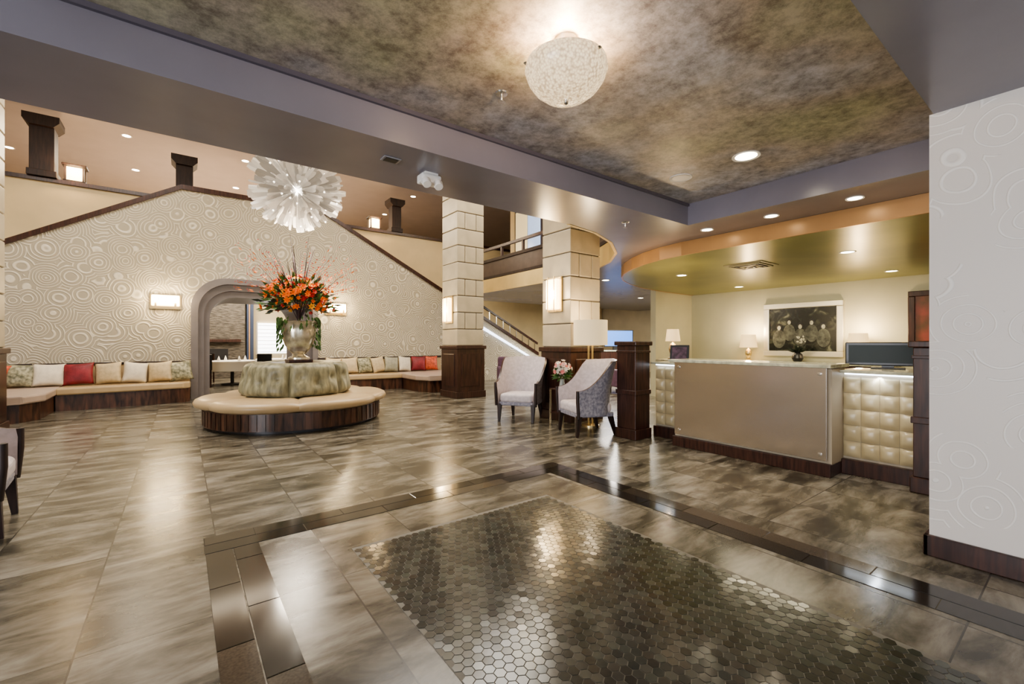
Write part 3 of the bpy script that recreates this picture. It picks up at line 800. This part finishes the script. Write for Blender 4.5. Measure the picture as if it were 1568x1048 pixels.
box('neck',(-.02,-.05,.01),(.02,.05,.05),BLACK,mo); box('foot',(-.1,-.14,0),(.1,.14,.012),BLACK,mo,.004)
pr=E('desk_printer',(6.3,2.2,.762))
box('body',(-.18,-.2,0),(.18,.2,.22),BLACK,pr,.02); box('lid',(-.17,-.19,.22),(.17,.19,.25),M('charcoal_plastic',(.08,.08,.09),.4),pr,.01); box('tray',(-.28,-.14,.05),(-.18,.14,.07),BLACK,pr)
bt=E('back_work_table'); box('carcass',(6.12,1.9,.0),(6.5,2.5,.73),WOOD,bt,.004); box('top',(6.11,1.88,.73),(6.52,2.52,.76),TOPM,bt,.004)
sg=E('sign_frame',(5.72,3.62,1.067),math.radians(20)); box('frame',(-.01,-.13,0),(.02,.13,.24),BLACK,sg,.004,rot=(0,math.radians(12),0)); box('print',(-.018,-.10,.03),(-.01,.10,.21),M('dark_print',(.07,.04,.06),.3,var=.5,vs=20),sg,rot=(0,math.radians(12),0))
# ------------------------------------------------------------ credenza & wall decor in reception
cr=E('credenza',(10.7,3.9,0)); box('carcass',(-.25,-1.6,.06),(.25,1.6,.88),WOOD,cr,.005); box('top',(-.28,-1.63,.88),(.28,1.63,.92),TOPM,cr,.005); box('plinth',(-.22,-1.55,0),(.22,1.55,.06),BLACK,cr)
for k in range(4): box('door_%d'%k,(-.27,-1.55+k*.78,.12),(-.25,-1.55+k*.78+.74,.84),WOOD,cr,.006)
def table_lamp(x,y,z,R=.19,H=.3):
    l_=E('table_lamp',(x,y,z))
    lathe('base',[(0,0),(.08,0),(.08,.02),(.03,.04),(.05,.10),(.07,.17),(.045,.25),(.012,.28),(.012,.34)],BRASS,l_,seg=32)
    lathe('shade',[(R,.30),(R*.78,.30+H),(R*.76,.30+H),(R*.97,.30)],M('warm_table_shade',(.7,.58,.38),.6,emis=(1,.66,.30),es=.6),l_,seg=40)
    lamp('POINT','bulb',(0,0,.30+H+.08),20,(1,.72,.42),.06,parent=l_)
table_lamp(10.65,4.95,.922); table_lamp(10.65,2.85,.922); table_lamp(6.6,4.3,1.063,.12,.2)
ls=E('lamp_stand'); box('body',(6.42,4.12,0),(6.78,4.48,1.02),WOOD,ls,.005); box('top',(6.4,4.1,1.02),(6.8,4.5,1.06),TOPM,ls,.004)
def art_mat():
    m,n,l,b=nt('monochrome_painting'); tc=n.new('ShaderNodeTexCoord'); ns=n.new('ShaderNodeTexNoise'); ns.inputs['Scale'].default_value=4.2; ns.inputs['Detail'].default_value=6; ns.inputs['Distortion'].default_value=1.0
    l.new(tc.outputs['Object'],ns.inputs['Vector']); r=n.new('ShaderNodeValToRGB'); l.new(ns.outputs['Fac'],r.inputs[0]); e=r.color_ramp.elements
    e[0].position=.50; e[0].color=(.010,.012,.009,1); e[1].position=.80; e[1].color=(.25,.26,.19,1); x=e.new(.62); x.color=(.04,.045,.033,1)
    l.new(r.outputs[0],b.inputs['Base Color']); b.inputs['Roughness'].default_value=.25; return m
pa=E('framed_painting',(10.99,3.96,1.63))
SF=M('silver_frame',(.75,.72,.62),.3,.6)
box('canvas',(-.03,-.66,-.50),(-.01,.66,.50),art_mat(),pa)
for q,(a,b) in enumerate((((-.78,-.6),(.78,-.48)),((-.78,.48),(.78,.6)),((-.78,-.48),(-.66,.48)),((.66,-.48),(.78,.48)))):
    box('frame_%d'%q,(-.06,a[0],a[1]),(0,b[0],b[1]),SF,pa,.012)
def disc(bm,y,z,ry,rz_,mi,x=-.033,n=18):
    f=bm.faces.new([bm.verts.new((x,y+ry*math.cos(2*PI*k/n),z+rz_*math.sin(2*PI*k/n))) for k in range(n)]); f.material_index=mi
bm=bmesh.new()
for q,(yy,zz,s) in enumerate(((-.42,.05,1),(-.20,.14,.95),(.02,.06,1.0),(.24,.16,.95),(.45,.04,1.05))):
    o=-.0004*q
    disc(bm,yy,zz-.24*s,.13*s,.20*s,2,-.0315+o); disc(bm,yy,zz+.03,.060*s,.070*s,1,-.0335+o); disc(bm,yy,zz,.036*s,.05*s,0,-.0355+o)
for k in range(14): disc(bm,random.uniform(-.12,.10),random.uniform(-.40,-.14),random.uniform(.015,.035),random.uniform(.015,.035),0,-.038-.0005*k,10)
me=bpy.data.meshes.new('painted_figures'); bm.to_mesh(me); bm.free()
link(me,'painted_figures',[M('paint_pale',(.40,.40,.32),.4,var=.3,vs=30),M('paint_black',(.01,.01,.01),.4),M('paint_grey',(.07,.075,.06),.4,var=.6,vs=14)],pa)
pb=E('framed_print',(10.99,1.75,1.78)); box('canvas',(-.02,-.32,-.42),(-.01,.32,.42),M('print_red',(.25,.06,.04),.3,col2=(.10,.05,.02),vs=4),pb)
for q,(a,b) in enumerate((((-.42,-.52),(.42,-.42)),((-.42,.42),(.42,.52)),((-.42,-.42),(-.32,.42)),((.32,-.42),(.42,.42)))):
    box('frame_%d'%q,(-.05,a[0],a[1]),(0,b[0],b[1]),WOOD,pb,.01)
va=E('dried_arrangement',(10.6,3.9,.922)); lathe('vase',[(0,0),(.07,0),(.11,.08),(.09,.16),(.05,.2),(.06,.22)],BLACK,va)
bm=bmesh.new()
for i in range(70):
    d=Vector((random.gauss(0,1),random.gauss(0,1),random.uniform(.2,1.4))).normalized(); leaf(bm,Vector((0,0,.2)),d,random.uniform(.1,.24),.02,0)
from_bm(bm,'leaves',M('dark_foliage'),va)
tv=E('television',(13.2,10.9,1.05),math.radians(-35)); box('panel',(-.55,-.03,.12),(.55,.03,.75),BLACK,tv,.01); box('screen',(-.52,-.035,.15),(.52,-.03,.72),M('tv_blue_screen',(.05,.1,.3),.2,emis=(.10,.28,.7),es=.9),tv); box('stand',(-.2,-.12,0),(.2,.12,.13),BLACK,tv)
mc=E('media_console',(13.2,10.9,0),math.radians(-35)); box('body',(-.8,-.25,.05),(.8,.25,1.0),WOOD,mc,.01); box('top',(-.84,-.28,1.0),(.84,.28,1.045),TOPM,mc,.004); box('plinth',(-.75,-.2,0),(.75,.2,.05),BLACK,mc)
def club(x,y,rz):
    c=E('lounge_armchair',(x,y,0),rz); V_=M('plum_velvet',(.16,.09,.15),.6,var=.15,vs=12)
    box('seat',(-.28,-.32,.18),(.28,.28,.45),V_,c,.05,seg=3); box('back',(-.36,.24,.15),(.36,.40,.90),V_,c,.06,seg=3)
    for s in (-1,1): box('arm_%d'%s,(s*.28,-.32,.15),(s*.40,.26,.62),V_,c,.05,seg=3)
    for a in (-1,1):
        for b in (-1,1): box('foot_%d%d'%(a,b),(a*.30-.02,b*.26-.02,0),(a*.30+.02,b*.26+.02,.18),WOODD,c)
club(7.9,10.6,math.radians(-30)); club(9.3,10.2,math.radians(20)); club(9.6,7.7,math.radians(160))

# ------------------------------------------------------------ dining room seen through arch
DS=M('dark_stacked_stone',(.10,.088,.075),.5,var=.6,vs=5,stretch=(1,1,5),bump=.8,bs=8)
box('wall_dining_back',(-3,20,0),(7,20.2,3.88),CREAM)
fp=E('stone_fireplace'); box('breast',(-.3,19.6,0),(1.95,19.98,3.88),DS,fp,.01); box('mantel',(-.2,19.45,1.35),(1.8,19.6,1.45),WOOD,fp); box('firebox',(.3,19.57,.3),(1.4,19.61,1.1),BLACK,fp)
pc=E('blue_gold_pilaster'); box('shaft',(2.0,19.5,0),(2.22,19.95,3.88),M('navy_paint',(.04,.06,.12),.4),pc); box('gold_strip',(2.06,19.47,0),(2.10,19.5,3.88),GOLD,pc)
w=E('window_dining'); box('glass',(2.4,19.94,.9),(3.7,19.98,2.1),M('bright_window',(1,1,1),.4,emis=(.95,.97,1),es=2.2),w)
for k in range(8): box('blind_%d'%k,(2.4,19.90,.95+k*.15),(3.7,19.93,.97+k*.15),WHITEP,w)
for x in (2.36,3.7): box('jamb_%d'%int(x),(x,19.88,.86),(x+.05,19.98,2.15),WHITEP,w)
CLOTH=M('white_tablecloth',(.85,.83,.78),.7)
for tx,ty in ((1.3,16.6),(2.7,17.6)):
    t=E('dining_table',(tx,ty,0)); lathe('cloth',[(0,.76),(.62,.76),(.64,.74),(.66,.45),(.64,.44)],CLOTH,t); lathe('pedestal',[(.3,0),(.3,.03),(.05,.06),(.05,.74)],BLACK,t)
    for k in range(4):
        a=k*PI/2+.4; lathe('napkin_%d'%k,[(.05,.76),(.03,.84),(0,.92)],CLOTH,t,(.4*math.cos(a),.4*math.sin(a),0),seg=12)
for cx_,cy_,r_ in ((.45,16.0,.4),(2.2,16.0,-.5),(.6,17.6,2.6)):
    c=E('dining_chair',(cx_,cy_,0),r_+PI)
    box('seat',(-.22,-.22,.42),(.22,.22,.48),BLACK,c,.02); box('back',(-.22,.19,.5),(.22,.23,.98),BLACK,c,.02)
    for a in (-1,1):
        for b in (-1,1): box('leg_%d%d'%(a,b),(a*.19-.018,b*.19-.018,0),(a*.19+.018,b*.19+.018,.43 if b<0 else .95),WOOD,c)
lamp('AREA','dining_light',(1.6,17.5,3.8),220,(1,.85,.65),2.5)
lamp('AREA','passage_light',(11.5,9.6,2.75),260,(1,.93,.82),3)
lamp('AREA','upper_hall_light',(8.4,9,6.9),110,(1,.88,.70),2.2)
# ------------------------------------------------------------ main lights
lamp('AREA','lobby_ceiling_light_a',(-2,9,6.9),280,(1,.94,.86),4)
lamp('AREA','lobby_ceiling_light_b',(5,8,6.9),230,(1,.94,.86),4)
lamp('AREA','upper_lounge_light',(1,18.5,6.8),400,(1,.84,.62),5)
lamp('AREA','entrance_daylight',(0,-4.8,1.5),500,(.80,.88,1),6,rot=(PI/2,0,PI),sy=2.4)
lamp('AREA','side_window_fill',(-8.9,-.7,1.5),360,(.95,.96,1),6,rot=(PI/2,0,PI/2+PI),sy=2.6)  # fill light added by the unseen left windows to brighten the right wall
lamp('AREA','reception_light',(8.4,3.4,2.57),45,(1,.88,.62),1.5)
w=bpy.data.worlds.new('World'); sc.world=w; w.use_nodes=True
w.node_tree.nodes['Background'].inputs[0].default_value=(.8,.87,1,1); w.node_tree.nodes['Background'].inputs[1].default_value=.9
# ------------------------------------------------------------ camera
cd=bpy.data.cameras.new('camera'); cam=bpy.data.objects.new('camera',cd); COL.objects.link(cam)
cam.location=(0,0,1.35); cam.rotation_euler=(PI/2,0,-math.atan2(.6,.8)); cd.lens=15.5; cd.sensor_width=36; cd.clip_start=.05
sc.camera=cam
sc.view_settings.view_transform='AgX'
try: sc.view_settings.look='AgX - Medium High Contrast'
except Exception: pass
sc.view_settings.exposure=.88
